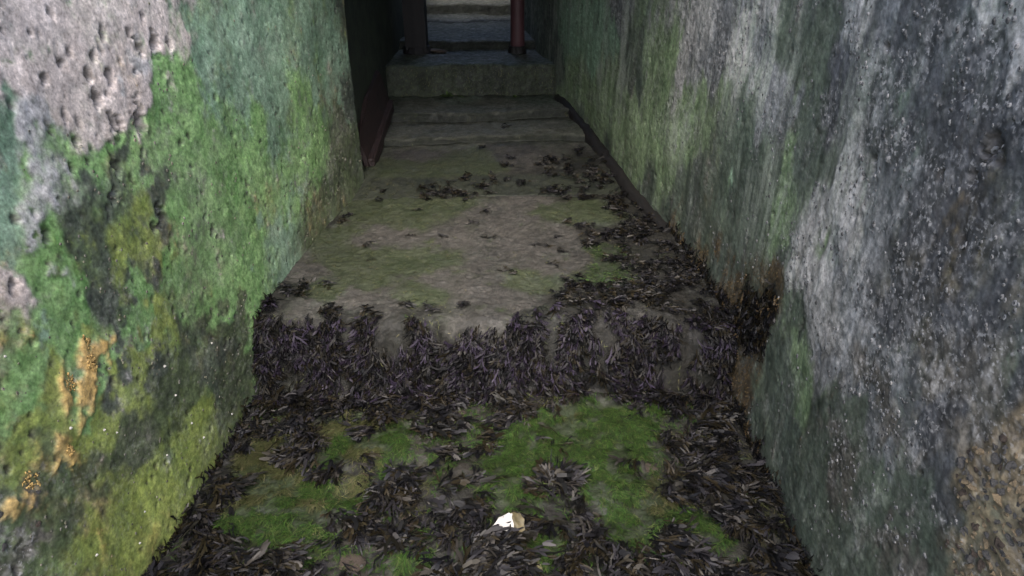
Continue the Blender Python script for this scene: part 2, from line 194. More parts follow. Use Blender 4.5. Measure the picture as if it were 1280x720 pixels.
# ------------------------------------------------------------------ materials
def new_mat(name):
    m = bpy.data.materials.new(name); m.use_nodes = True
    return m, m.node_tree, m.node_tree.nodes['Principled BSDF']
def node(nt, kind, **kw):
    n = nt.nodes.new(kind)
    for k, v in kw.items():
        if k in n.inputs: n.inputs[k].default_value = v
        else: setattr(n, k, v)
    return n
def grown_material(name, rough=(.45, .8), bump=.35, fine=140.0, spec=.4, speck=.25, stretch=(1, 1, 1)):
    """colour of the growth comes from the mesh, grain, relief and wetness from noise"""
    m, nt, b = new_mat(name); L = nt.links.new
    at = node(nt, 'ShaderNodeAttribute', attribute_name='growth')
    tc = node(nt, 'ShaderNodeTexCoord'); mp = node(nt, 'ShaderNodeMapping')
    mp.inputs['Scale'].default_value = stretch
    L(tc.outputs['Object'], mp.inputs['Vector'])
    n1 = node(nt, 'ShaderNodeTexNoise', Scale=fine, Detail=5.0, Roughness=.7)
    n2 = node(nt, 'ShaderNodeTexNoise', Scale=fine*.22, Detail=4.0, Roughness=.65)
    vo = node(nt, 'ShaderNodeTexVoronoi', Scale=fine*.9)
    for n in (n1, n2, vo): L(mp.outputs['Vector'], n.inputs['Vector'])
    r1 = node(nt, 'ShaderNodeMapRange'); L(n1.outputs['Fac'], r1.inputs['Value'])
    for k, v in (('From Min', .3), ('From Max', .7), ('To Min', .55), ('To Max', 1.45)): r1.inputs[k].default_value = v
    r2 = node(nt, 'ShaderNodeMapRange'); L(vo.outputs['Distance'], r2.inputs['Value'])
    for k, v in (('From Min', 0.), ('From Max', .35), ('To Min', 1+speck), ('To Max', 1.)): r2.inputs[k].default_value = v
    mu = node(nt, 'ShaderNodeMath', operation='MULTIPLY'); L(r1.outputs[0], mu.inputs[0]); L(r2.outputs[0], mu.inputs[1])
    vm = node(nt, 'ShaderNodeVectorMath', operation='SCALE'); L(at.outputs['Color'], vm.inputs[0]); L(mu.outputs[0], vm.inputs['Scale'])
    # pale shell flecks where the growth carries them
    n3 = node(nt, 'ShaderNodeTexNoise', Scale=fine*.75, Detail=3.0, Roughness=.6); L(mp.outputs['Vector'], n3.inputs['Vector'])
    r3 = node(nt, 'ShaderNodeMapRange'); L(n3.outputs['Fac'], r3.inputs['Value'])
    for k, v in (('From Min', .56), ('From Max', .66), ('To Min', 0.), ('To Max', 1.)): r3.inputs[k].default_value = v
    m3 = node(nt, 'ShaderNodeMath', operation='MULTIPLY'); L(r3.outputs[0], m3.inputs[0]); L(at.outputs['Alpha'], m3.inputs[1])
    mx = node(nt, 'ShaderNodeMix', data_type='RGBA'); L(m3.outputs[0], mx.inputs[0]); L(vm.outputs[0], mx.inputs[6]); mx.inputs[7].default_value = (.40, .39, .385, 1)
    L(mx.outputs[2], b.inputs['Base Color'])
    rr = node(nt, 'ShaderNodeMapRange'); L(n2.outputs['Fac'], rr.inputs['Value'])
    for k, v in (('From Min', .35), ('From Max', .65), ('To Min', rough[0]), ('To Max', rough[1])): rr.inputs[k].default_value = v
    L(rr.outputs[0], b.inputs['Roughness'])
    b.inputs['Specular IOR Level'].default_value = spec
    ad = node(nt, 'ShaderNodeMath', operation='ADD'); L(n1.outputs['Fac'], ad.inputs[0]); L(n2.outputs['Fac'], ad.inputs[1])
    bp = node(nt, 'ShaderNodeBump', Strength=bump, Distance=.008); L(ad.outputs[0], bp.inputs['Height'])
    L(bp.outputs[0], b.inputs['Normal'])
    return m
def plain_material(name, c0, c1, scale=30., rough=.6, bump=.3, spec=.4, stretch=(1, 1, 1), dist=.006):
    m, nt, b = new_mat(name); L = nt.links.new
    tc = node(nt, 'ShaderNodeTexCoord'); mp = node(nt, 'ShaderNodeMapping'); mp.inputs['Scale'].default_value = stretch
    L(tc.outputs['Object'], mp.inputs['Vector'])
    n1 = node(nt, 'ShaderNodeTexNoise', Scale=scale, Detail=6.0, Roughness=.7); L(mp.outputs['Vector'], n1.inputs['Vector'])
    cr = node(nt, 'ShaderNodeValToRGB')
    cr.color_ramp.elements[0].position = .32; cr.color_ramp.elements[0].color = (*c0, 1)
    cr.color_ramp.elements[1].position = .68; cr.color_ramp.elements[1].color = (*c1, 1)
    L(n1.outputs['Fac'], cr.inputs['Fac']); L(cr.outputs['Color'], b.inputs['Base Color'])
    b.inputs['Roughness'].default_value = rough
    b.inputs['Specular IOR Level'].default_value = spec
    bp = node(nt, 'ShaderNodeBump', Strength=bump, Distance=dist); L(n1.outputs['Fac'], bp.inputs['Height'])
    L(bp.outputs[0], b.inputs['Normal'])
    return m
def frond_material(name, rough=.42, spec=.17, coat=0.):
    m, nt, b = new_mat(name); L = nt.links.new
    at = node(nt, 'ShaderNodeAttribute', attribute_name='growth')
    L(at.outputs['Color'], b.inputs['Base Color'])
    b.inputs['Roughness'].default_value = rough
    b.inputs['Specular IOR Level'].default_value = spec
    b.inputs['Coat Weight'].default_value = coat
    b.inputs['Coat Roughness'].default_value = .3
    return m
M_WALL = grown_material('algae_covered_concrete', rough=(.38, .75), bump=.08, fine=130., spec=.45, speck=.2)
M_STEP = grown_material('wet_muddy_stone', rough=(.45, .85), bump=.5, fine=110., spec=.35, speck=.2)
M_FROND = frond_material('wet_bladder_wrack')
M_FRINGE = frond_material('damp_purple_wrack', rough=.5, spec=.16, coat=0.)
M_MOSS = frond_material('green_weed_hair', rough=.6, spec=.3, coat=0.)
M_BARN = grown_material('barnacle_shell', rough=(.6, .9), bump=.2, fine=300., spec=.3)
M_STONE = plain_material('rubble_stone', (.10, .075, .045), (.42, .33, .21), 44., .5, .9)
M_STONE_DARK = plain_material('dark_rubble_stone', (.03, .03, .032), (.16, .155, .15), 44., .5, .9)
M_STONE_TAN = plain_material('pinkish_stone', (.030, .024, .019), (.12, .09, .072), 55., .65, .9)
M_STONE_YEL = plain_material('yellowish_stone', (.06, .055, .025), (.20, .185, .10), 50., .6, .5)
M_CRUST = plain_material('ochre_crust', (.36, .235, .085), (.48, .33, .12), 40., .85, .3)
M_LIMPET = plain_material('weathered_limpet', (.22, .21, .18), (.5, .49, .45), 300., .6, .3)
M_SHELL = plain_material('white_shell', (.30, .29, .27), (.50, .49, .49), 60., .5, .3)
M_SHELL_OLD = plain_material('olive_stained_shell', (.03, .026, .012), (.11, .09, .045), 60., .55, .4)
M_FOOT = plain_material('dark_brown_footing', (.004, .004, .0035), (.010, .008, .0075), 22., .65, .4)
M_RUST = plain_material('rusty_steel', (.010, .006, .0055), (.022, .011, .010), 18., .7, .4)
M_POST_RED = plain_material('red_painted_post', (.055, .024, .028), (.10, .045, .050), 14., .55, .2, stretch=(1, 1, .2))
M_POST_DARK = plain_material('dark_timber', (.008, .007, .008), (.020, .018, .019), 16., .7, .4, stretch=(1, 1, .15))
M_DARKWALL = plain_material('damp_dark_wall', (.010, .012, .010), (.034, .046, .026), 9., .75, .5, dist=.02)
M_UNSEEN_ROOF = plain_material('dark_concrete', (.05, .05, .05), (.10, .10, .095), 6., .8, .3)
M_GROUND = plain_material('shore_mud', (.05, .045, .04), (.11, .10, .085), 3., .8, .4)

# ------------------------------------------------------------------ ground, walls, unseen roof
def ground():
    n = 40
    xs = np.concatenate([-np.geomspace(900, 2, n//2), np.geomspace(2, 900, n//2)])
    X, Y = np.meshgrid(xs, xs, indexing='ij')
    Z = -.36 + .06*(fbm(X, Y, 0, 3., 3, 5)-.5)
    tag(mesh_from('ground', np.stack([X, Y, Z], -1).reshape(-1, 3), grid_faces(n, n), M_GROUND), kind='structure')
ground()

def spaced(marks):
    out = [marks[0][0]]
    for (a, s0), (b, s1) in zip(marks[:-1], marks[1:]):
        n = max(1, int(round((b-a)/((s0+s1)/2))))
        t = np.linspace(0, 1, n+1)[1:]
        out += list(a+(b-a)*t)
    return np.array(out)

def growth_wall(name, line, side, ys, zs, patches, pits, thickness, seed, stretch):
    """side=+1: the passage lies towards +X of the wall. Solid slab with a weathered face."""
    ly = np.array([p[0] for p in line]); lx = np.array([p[1] for p in line])
    # round the surveyed line off
    yy = np.linspace(ly[0], ly[-1], 800); xx = np.interp(yy, ly, lx)
    k = np.exp(-.5*(np.arange(-60, 61)/25.)**2); k /= k.sum()
    xx = np.convolve(np.pad(xx, 60, mode='edge'), k, 'valid')
    U, V = np.meshgrid(ys, zs, indexing='ij')
    base = np.interp(U, yy, xx)
    W = float(seed)
    acc = classify(U, np.minimum(V, 1.45), W, patches, stretch*(.6 if side < 0 else 1), seed=seed)
    # patches are surveyed only where the wall shows; above, the top growth carries on
    col, rel = colour_of(acc, U, V, W, stretch, seed, 1.1 if side < 0 else .5)
    if side < 0:                               # lime drips run down the green part of this wall
        drip = np.clip((fbm(U, V*.07, W, .05, 4, seed+600, .65)-.53)*7, 0, 1)*np.clip((fbm(U, V, W, .25, 2, seed+610)-.42)*5, 0, 1)
        drip = drip*np.clip((V-.45)*2.5, 0, 1)*np.clip((U-1.2)*2, 0, 1)*.55
        col[..., :3] = col[..., :3]*(1-drip[..., None]) + np.array((.34, .37, .31))*drip[..., None]
    d = .035*(fbm(U, V, W, .55, 3, seed+1)-.5) + .007*(fbm(U, V, W, .12, 3, seed+9)-.5)
    d += rel*1.5*(fbm(U, V, W, .016, 3, seed+20, .6)-.5) + rel*1.2*(fbm(U, V, W, .05, 3, seed+25)-.5)
    for n in ('P', 'O', 'W', 'L'):
        if n in acc: d += acc[n]*(.003 if n != 'O' else .006)
    rng = np.random.default_rng(seed)
    allp = [(a, b, r, 1.0) for a, b, r in pits]
    for _ in range(900):
        a = rng.uniform(max(.5, ys[0]), ys[-1]); b = rng.uniform(.0, 1.4)
        allp.append((a, b, rng.uniform(.0025, .0075), rng.uniform(.5, 1.)))
    dirt = np.zeros_like(U)
    for a, b, r, w in allp:
        R_ = 2.2*r+.004
        i0, i1 = np.searchsorted(ys, (a-R_, a+R_)); j0, j1 = np.searchsorted(zs, (b-R_*1.5, b+R_*1.5))
        if i1 <= i0 or j1 <= j0: continue
        u, v = U[i0:i1, j0:j1], V[i0:i1, j0:j1]
        rr = np.sqrt(((u-a)/r)**2 + ((v-b)/(r*1.35))**2) + 2.4*(fbm(u, v, 0, .014, 3, seed+40, .7)-.5)
        f = np.clip(1.25-rr, 0, 1)**.7*w
        d[i0:i1, j0:j1] -= f*r*1.1
        dirt[i0:i1, j0:j1] = np.maximum(dirt[i0:i1, j0:j1], np.clip(f*1.3, 0, 1)*w)
    col[..., :3] = col[..., :3]*(1-.8*dirt[..., None]) + np.array((.05, .042, .035))*.8*dirt[..., None]
    # face normal roughly along +-X
    X = base + side*d
    nu, nv = U.shape
    top = np.interp(U, [1.6, 2.1], [1.8, 2.05])
    Vz = np.where(V > 1.4, 1.4+(V-1.4)*(top-1.4)/(zs[-1]-1.4), V)
    P = np.stack([X, U, Vz], -1)
    verts = P.reshape(-1, 3); f = grid_faces(nu, nv)
    if side > 0: f = f[:, ::-1]
    # back and edges of the slab
    bx = lx.min()-thickness if side > 0 else lx.max()+thickness
    ring = np.concatenate([np.arange(nu)*nv, (nu-1)*nv+np.arange(1, nv), (np.arange(nu-2, -1, -1))*nv+nv-1, np.arange(nv-2, 0, -1)])
    nb = len(verts); back = verts[ring].copy(); back[:, 0] = bx
    ring2 = nb+np.arange(len(ring))
    q = np.stack([ring, np.roll(ring, -1), np.roll(ring2, -1), ring2], -1)
    if side < 0: q = q[:, ::-1]
    cb = np.array([[bx, ys[0], zs[0]], [bx, ys[-1], zs[0]], [bx, ys[-1], 2.05], [bx, ys[0], 1.8]])
    nb2 = nb+len(ring)
    q2 = np.array([[nb2, nb2+1, nb2+2, nb2+3]])
    allv = np.concatenate([verts, back, cb]); allf = np.concatenate([f, q, q2])
    cols = np.concatenate([col.reshape(-1, 4), col.reshape(-1, 4)[ring], np.tile((.2, .2, .19, 0), (4, 1))])
    o = mesh_from(name, allv, allf, M_WALL, cols)
    return o, dict(P=P, acc=acc, U=U, V=V, ys=ys, zs=zs, side=side)

ysL = spaced([(-.35, .06), (.2, .04), (.7, .0048), (1.6, .0052), (3.2, .0085)])
zsL = spaced([(-.3, .02), (-.05, .006), (.2, .005), (1.35, .005), (1.5, .03), (1.8, .06)])
left_wall, LW = growth_wall('passage_wall', WALL_LEFT, +1, ysL, zsL, LEFT_PATCHES, LEFT_PITS, .4, 11, .8)
tag(left_wall, 'algae-green concrete wall with bare pinkish plaster patch, left of the steps', 'wall')
ysR = spaced([(-.35, .06), (.2, .04), (.7, .0048), (1.6, .0055), (3.2, .009), (5.2, .02), (7.6, .04)])
zsR = spaced([(-.3, .02), (-.05, .006), (.2, .005), (1.35, .005), (1.5, .03), (1.8, .06)])
right_wall, RW = growth_wall('passage_wall', WALL_RIGHT, -1, ysR, zsR, RIGHT_PATCHES, RIGHT_PITS, .4, 23, .65)
tag(right_wall, 'grey and green streaked concrete wall with barnacles, right of the steps', 'wall')

def box_bm(x0, x1, y0, y1, z0, z1, bevel=0.0, jitter=0.0, cuts=0, seed=0):
    bm = bmesh.new()
    bmesh.ops.create_cube(bm, size=1.0)
    for v in bm.verts:
        v.co = Vector((x0+(v.co.x+.5)*(x1-x0), y0+(v.co.y+.5)*(y1-y0), z0+(v.co.z+.5)*(z1-z0)))
    if cuts: bmesh.ops.subdivide_edges(bm, edges=bm.edges[:], cuts=cuts, use_grid_fill=True)
    if bevel: bmesh.ops.bevel(bm, geom=[e for e in bm.edges if len(e.link_faces) == 2 and e.calc_face_angle() > .5], offset=bevel, segments=2, affect='EDGES')
    if jitter:
        rnd = random.Random(seed)
        for v in bm.verts: v.co += Vector((rnd.uniform(-1, 1), rnd.uniform(-1, 1), rnd.uniform(-1, 1)))*jitter
    return bm
# darker wall set back behind the end of the left wall
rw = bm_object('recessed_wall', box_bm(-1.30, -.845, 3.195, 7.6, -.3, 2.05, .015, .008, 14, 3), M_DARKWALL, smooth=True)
tag(rw, 'dark damp wall set back beyond the edge of the green wall', 'wall')
tag(bm_object('unseen_roof', box_bm(-1.3, 1.1, 2.25, 5.8, 2.06, 2.25, .01, .004, 4, 4), M_UNSEEN_ROOF), kind='structure')  # roof slab out of view, added so the far steps fall dark
ew = bm_object('unseen_end_wall', box_bm(-1.3, .5, 7.62, 7.9, -.3, 2.05, .01, .006, 6, 5), M_DARKWALL)  # out of view, put in to shut light off the far end
tag(ew, 'unseen wall added to keep the far top end of the steps dark', 'wall')

# ------------------------------------------------------------------ the stone steps
py_ = np.array([p[0] for p in STEP_PROFILE]); pz_ = np.array([p[1] for p in STEP_PROFILE])
seg = np.hypot(np.diff(py_), np.diff(pz_)); arc = np.concatenate([[0], np.cumsum(seg)])
S_FINE = np.arange(0, arc[-1], .004)
fy = np.interp(S_FINE, arc, py_); fz = np.interp(S_FINE, arc, pz_)
kk = np.exp(-.5*(np.arange(-16, 17)/3.6)**2); kk /= kk.sum()
fy = np.convolve(np.pad(fy, 16, mode='reflect', reflect_type='odd'), kk, 'valid'); fz = np.convolve(np.pad(fz, 16, mode='reflect', reflect_type='odd'), kk, 'valid')
k2 = np.exp(-.5*(np.arange(-48, 49)/13.)**2); k2 /= k2.sum()      # the first lip is worn round
gy = np.convolve(np.pad(fy, 48, mode='reflect', reflect_type='odd'), k2, 'valid'); gz = np.convolve(np.pad(fz, 48, mode='reflect', reflect_type='odd'), k2, 'valid')
wl = np.clip((fz-.10)/.08, 0, 1)*np.clip((2.3-fy)/.2, 0, 1)
fy = fy*(1-wl)+gy*wl; fz = fz*(1-wl)+gz*wl
def step_point(x, s):
    """worn surface of the steps: across x, along the profile s"""
    y = np.interp(s, S_FINE, fy); z = np.interp(s, S_FINE, fz)
    near = np.clip((2.3-y)/.5, 0, 1)
    y2 = y + np.clip((y-2.2)/1.2, 0, 1)*.09*(x+.25) + (.055+.03*near)*(fbm(x, s*.3, 0, .16, 4, 71, .65)-.5)*np.clip((y-1.3)*4, 0, 1)
    z2 = z + (.034+.018*near)*(fbm(x, y, 0, .3, 3, 73)-.5) + (.006+.012*near)*(fbm(x, y, s, .06, 3, 75)-.5) + .008*(fbm(x, y, s, .018, 3, 77)-.5)
    return np.stack([x, y2, z2], -1)
def step_normal(x, s):
    e = .012
    a = step_point(x+e, s)-step_point(x-e, s); b = step_point(x, s+e)-step_point(x, s-e)
    n = np.cross(a, b); n /= np.linalg.norm(n, axis=-1, keepdims=True)+1e-9
    t = b/(np.linalg.norm(b, axis=-1, keepdims=True)+1e-9)
    return n, t                                # t climbs the steps
def floor_class(x, y, s):
    return classify(x, y, 0.0, FLOOR_PATCHES, 1.0, warp=.05, edge=.5, power=2.0, sharp=1.9, seed=40)
def xL_at(y): return np.where(y < 3.2, np.interp(y, [p[0] for p in WALL_LEFT], [p[1] for p in WALL_LEFT]), -.845)
def xR_at(y): return np.interp(y, [p[0] for p in WALL_RIGHT], [p[1] for p in WALL_RIGHT])
stairs = empty('stone_steps', (0, 0, 0))
tag(stairs, 'worn shallow stone steps climbing between the two walls', 'steps')
starts = [0.0] + [arc[i] for i in range(1, len(STEP_PROFILE)-1, 2)] + [arc[-1]]
for k in range(len(starts)-1):
    s0, s1 = starts[k], starts[k+1]-.002
    ya, yb = np.interp([s0, s1], arc, py_)
    near = ya < 3.0
    if k == 0: ss = spaced([(0, .05), (.9, .03), (1.15, .008), (s1, .006)])
    else: ss = np.linspace(s0, s1, max(8, int((s1-s0)/(.0065 if near else .012))))
    xa, xb = -1.0, float(max(xR_at(np.array([ya, yb]))))+.06
    xs = np.linspace(xa, xb, int((xb-xa)/(.0075 if near else .013)))
    X, S = np.meshgrid(xs, ss, indexing='ij')
    P = step_point(X, S)
    acc = floor_class(X, P[..., 1], S)
    if k > 1:                                  # shade painted into the short upper risers with black slime, ragged dirt below them
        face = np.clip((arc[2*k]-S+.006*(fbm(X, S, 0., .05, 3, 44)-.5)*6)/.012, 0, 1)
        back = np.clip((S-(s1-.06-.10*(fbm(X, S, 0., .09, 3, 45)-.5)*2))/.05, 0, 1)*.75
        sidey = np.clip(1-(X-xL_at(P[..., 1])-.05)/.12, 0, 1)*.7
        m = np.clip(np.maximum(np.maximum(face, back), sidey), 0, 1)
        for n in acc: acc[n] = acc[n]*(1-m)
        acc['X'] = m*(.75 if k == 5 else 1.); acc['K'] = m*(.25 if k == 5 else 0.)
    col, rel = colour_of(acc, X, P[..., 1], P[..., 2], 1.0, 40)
    nrm, _ = step_normal(X, S)
    P = P + nrm*(rel*2.2*(fbm(X, P[..., 1], P[..., 2], .016, 3, 80, .6)-.5))[..., None]
    nu, nv = X.shape
    verts = P.reshape(-1, 3); f = grid_faces(nu, nv)
    ring = np.concatenate([np.arange(nu)*nv, (nu-1)*nv+np.arange(1, nv), (np.arange(nu-2, -1, -1))*nv+nv-1, np.arange(nv-2, 0, -1)])
    low = verts[ring].copy(); low[:, 2] = P[..., 2].min()-.24
    low[:, 1] += np.where(ring % nv == nv-1, .03, 0) + np.where(ring % nv == 0, .02, 0)
    nb = len(verts); r2 = nb+np.arange(len(ring))
    q = np.stack([ring, r2, np.roll(r2, -1), np.roll(ring, -1)], -1)
    cols = np.concatenate([col.reshape(-1, 4), col.reshape(-1, 4)[ring]])
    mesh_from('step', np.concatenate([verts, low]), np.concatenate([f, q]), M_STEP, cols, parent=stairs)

# ------------------------------------------------------------------ right wall footing, rusty plate, posts
def sweep(name, pts, prof, mat, parent=None, jitter=.003, seed=0):
    pts = np.asarray(pts, float); prof = np.asarray(prof, float); n, k = len(pts), len(prof)
    t = np.gradient(pts, axis=0); t /= np.linalg.norm(t, axis=1, keepdims=True)
    up = np.array([0, 0, 1.]); sd_ = np.cross(t, up); sd_ /= np.linalg.norm(sd_, axis=1, keepdims=True)
    V = pts[:, None]+sd_[:, None]*prof[None, :, :1]+up*prof[None, :, 1:]
    V += (fbm(V[..., 0], V[..., 1], V[..., 2], .04, 3, seed)-.5)[..., None]*jitter*4*np.array([1, .3, 1])
    i = np.arange(n-1)[:, None]; j = np.arange(k)[None]; j2 = (j+1) % k
    f = np.stack([i*k+j, i*k+j2, (i+1)*k+j2, (i+1)*k+j], -1).reshape(-1, 4)
    o = mesh_from(name, V.reshape(-1, 3), f, mat, parent=parent)
    bm = bmesh.new(); bm.from_mesh(o.data)
    bm.verts.ensure_lookup_table()
    for a in (0, (n-1)*k): bm.faces.new([bm.verts[a+m] for m in range(k)])
    bmesh.ops.recalc_face_normals(bm, faces=bm.faces[:]); bm.to_mesh(o.data); bm.free()
    return o
yf = np.linspace(2.6, 4.46, 60)
zf = np.interp(yf, py_, pz_)
kf = np.ones(9)/9; zf = np.convolve(np.pad(zf, 4, mode='edge'), kf, 'valid')
sweep('footing', np.stack([xR_at(yf)-.012, yf, zf+.0], -1), [(-.04, -.08), (-.034, -.005), (-.024, .012), (-.008, .022), (.03, .03), (.05, -.08)], M_FOOT, right_wall, .008, 6)

plate = empty('rusty_plate', (-.775, 3.75, .33))
tag(plate, 'dark rusty red metal plate leaning in the left corner by the recess', 'plate')
bm = box_bm(-.012, .012, -.42, .36, 0, .22, .004, .003, 5, 7)
for v in bm.verts: v.co.x += -.16*v.co.z/.3*.5; v.co.z += .16*(v.co.y+.42)/.78 - (.12*max(0, -(v.co.y+.1))/.3 if v.co.z > .2 else 0)
pm = bm_object('sheet', bm, M_RUST, plate)
bm = box_bm(-.03, .03, -.40, .34, -.02, .05, .006, .003, 4, 8)
for v in bm.verts: v.co.z += .16*(v.co.y+.42)/.78
bm_object('bottom_flange', bm, M_RUST, plate)

def post(name, x, y, r, h, mat, foot, label, square):
    root = empty(name, (x, y, .672)); tag(root, label, 'post')
    bm = bmesh.new()
    n = 4 if square else 14
    prev = None; rnd = random.Random(int(x*1000))
    for i in range(13):
        z = h*i/12 - .02; rr = r*(1.02-.05*i/12)*(1+rnd.uniform(-.025, .025))
        ring = [bm.verts.new((rr*math.cos(2*math.pi*(j+.5)/n)*(1.3 if square else 1)+rnd.uniform(-.002, .002), rr*math.sin(2*math.pi*(j+.5)/n)*(1.3 if square else 1), z)) for j in range(n)]
        if prev:
            for j in range(n): bm.faces.new((prev[j], prev[(j+1) % n], ring[(j+1) % n], ring[j]))
        else: bm.faces.new(ring[::-1])
        prev = ring
    bm.faces.new(prev)
    if square: bmesh.ops.bevel(bm, geom=[e for e in bm.edges if abs(e.verts[0].co.z-e.verts[1].co.z) > .02], offset=.012, segments=2, affect='EDGES')
    bm_object('shaft', bm, mat, root, smooth=not square)
    bm = bmesh.new()
    bmesh.ops.create_cone(bm, cap_ends=True, segments=12, radius1=r*1.45, radius2=r*1.15, depth=.07)
    for v in bm.verts: v.co.z += .015; v.co.x += rnd.uniform(-.006, .006); v.co.y += rnd.uniform(-.006, .006)
    bm_object('base_collar', bm, foot, root)
    return root
post('steel_post', .040, 5.02, .052, 1.36, M_POST_RED, M_FOOT, 'dull red round post standing at the top right of the steps', False)
post('timber_post', -.700, 5.0, .083, 1.36, M_POST_DARK, M_POST_DARK, 'dark square timber post standing at the top left of the steps', True)

# ------------------------------------------------------------------ seaweed and weed hair
def frond_templates(count, seed):
    """flat forking outlines: strips of three stations (u along, v across, heading, half width, strip id)"""
    rn = random.Random(seed); out = []
    for _ in range(count):
        rows = []
        def grow(u, v, th, ln, depth):
            n_ = len(rows)//3
            for q, w_ in ((0, .55 if depth == 0 else .8), (.55, 1.0), (1.0, .8 if depth < 2 else .35)):
                rows.append((u+math.cos(th)*ln*q, v+math.sin(th)*ln*q, th, w_*(1.15 if depth == 2 else 1.), n_))
            if depth < 2:
                for sg in (-1, 1):
                    grow(u+math.cos(th)*ln*.93, v+math.sin(th)*ln*.93, th+sg*rn.uniform(.22, .62), ln*rn.uniform(.72, 1.05), depth+1)
        grow(0, 0, 0, rn.uniform(.34, .42), 0)
        out.append(rows)
    return np.array(out)                       # count x 21 x 5
TEMPLATES = frond_templates(10, 4)
def fronds(name, root, nrm, dirv, L, Wd, lift, rng, palette, label, cat='seaweed', mat=None):
    N = len(root)
    side = np.cross(nrm, dirv); side /= np.linalg.norm(side, axis=1, keepdims=True)+1e-9
    T = TEMPLATES[rng.integers(0, len(TEMPLATES), N)]
    u, v, th, hw, sid = (T[..., i] for i in range(5))
    v = v*rng.choice([-1., 1.], N)[:, None]*rng.uniform(.5, 1.1, N)[:, None]
    bend = rng.normal(0, .3, N)[:, None]; tip = rng.normal(0, .14, N)[:, None]
    per = rng.normal(0, 1, (N, 7)); ps = np.take_along_axis(per, sid.astype(int), 1)
    lat = L[:, None]*(v + bend*u**2)
    h = L[:, None]*(lift[:, None]*1.6*u*(1-.75*u) + tip*u**3 + .06*ps*u) + .003
    al = L[:, None]*u*(1-.12*np.abs(bend))
    tw = .5*ps + rng.normal(0, .3, N)[:, None]
    ctr = root[:, None] + dirv[:, None]*al[..., None] + side[:, None]*lat[..., None] + nrm[:, None]*h[..., None]
    inpl = side[:, None]*np.cos(th)[..., None] - dirv[:, None]*np.sin(th)[..., None]
    wv = (inpl*np.cos(tw)[..., None] + nrm[:, None]*np.sin(tw)[..., None])*(Wd[:, None]*hw)[..., None]
    V = np.stack([ctr-wv, ctr+wv], 2).reshape(N, 42, 3)
    ff = [(6*b+k, 6*b+k+1, 6*b+k+3, 6*b+k+2) for b in range(7) for k in (0, 2)]
    F = (np.arange(N)[:, None, None]*42 + np.array(ff)[None]).reshape(-1, 4)
    pal = np.array(palette); c = pal[rng.integers(0, len(pal), N)]*rng.uniform(.7, 1.35, N)[:, None]
    C = np.repeat(c[:, None], 42, 1)*(1+.5*np.repeat(np.clip(u, 0, 1)**2, 2, 1))[..., None]
    o = mesh_from(name, V.reshape(-1, 3), F, mat or M_FROND, C.reshape(-1, 3))
    return tag(o, label, cat, kind='stuff')
def clumped(centres, x, s, per, spread, rng):
    """holdfasts share a spot: several fronds fan out of each"""
    i = np.repeat(np.where(centres)[0], per)
    return x[i]+rng.normal(0, spread, len(i)), s[i]+rng.normal(0, spread, len(i)), i
def hairs(name, root, nrm, dirv, L, wd, rng, palette, label, cat='weed'):
    N = len(root)
    side = np.cross(nrm, dirv); side /= np.linalg.norm(side, axis=1, keepdims=True)+1e-9
    u = np.array([0, .5, 1.])
    b = rng.normal(0, .3, N)[:, None]
    stand = rng.uniform(.15, .8, N)[:, None]
    ctr = root[:, None] + dirv[:, None]*(L[:, None]*u*(1-.3*stand))[..., None] + nrm[:, None]*(L[:, None]*stand*(u-.55*u*u)+.001)[..., None] + side[:, None]*(L[:, None]*b*u*u)[..., None]
    wv = side[:, None]*(wd[:, None]*np.array([.7, 1., .25]))[..., None]
    V = np.stack([ctr-wv, ctr+wv], 2).reshape(N, 6, 3)
    F = (np.arange(N)[:, None, None]*6 + np.array([(0, 1, 3, 2), (2, 3, 5, 4)])[None]).reshape(-1, 4)
    pal = np.array(palette); c = pal[rng.integers(0, len(pal), N)]*rng.uniform(.6, 1.4, N)[:, None]
    o = mesh_from(name, V.reshape(-1, 3), F, M_MOSS, np.repeat(c, 6, 0))
    return tag(o, label, cat, kind='stuff')
def unit(v): return v/(np.linalg.norm(v, axis=-1, keepdims=True)+1e-9)
def scatter_floor(n, y0, y1, rng):
    sa, sb = np.interp([y0, y1], py_, arc)
    s = rng.uniform(sa, sb, n); y = np.interp(s, S_FINE, fy)
    xl, xr = xL_at(y), xR_at(y); x = xl+(xr-xl)*rng.uniform(.01, .99, n)
    P = step_point(x, s); n_, t = step_normal(x, s)
    return x, s, P, n_, t
BROWN = [(.007, .0065, .005), (.005, .005, .0055), (.011, .009, .005), (.004, .004, .005), (.005, .005, .005), (.015, .012, .007), (.010, .0095, .011), (.022, .020, .018), (.014, .013, .015)]
PURPLE = [tuple(.6*q for q in b_) for b_ in BROWN] + [(.008, .006, .010), (.012, .009, .016), (.020, .016, .026)]
GREEN = [(.04, .10, .016), (.06, .12, .02), (.035, .07, .015), (.09, .12, .035), (.02, .035, .012)]
OLIVE = [(.075, .085, .03), (.10, .105, .04), (.055, .07, .02), (.12, .11, .055)]
rng = np.random.default_rng(5)
def flow(t, n, rng, down=1.0, spread=.9, at=None):
    lean = rng.normal(0, spread, len(t)); back = rng.normal(0, .35, len(t))
    if at is not None:                         # neighbours in a clump lie the same way
        lean = .45*lean + spread*9*(fbm(at[:, 0], at[:, 1], at[:, 2], .09, 2, 131)-.5)
        back = back + 3.5*(fbm(at[:, 0], at[:, 1], at[:, 2], .11, 2, 137)-.5)
    d = -t*down + np.cross(n, t)*lean[:, None] + t*back[:, None]
    d = d - n*np.sum(d*n, 1, keepdims=True)
    return unit(d)
def dens(acc, key):
    return acc[key] if key in acc else 0
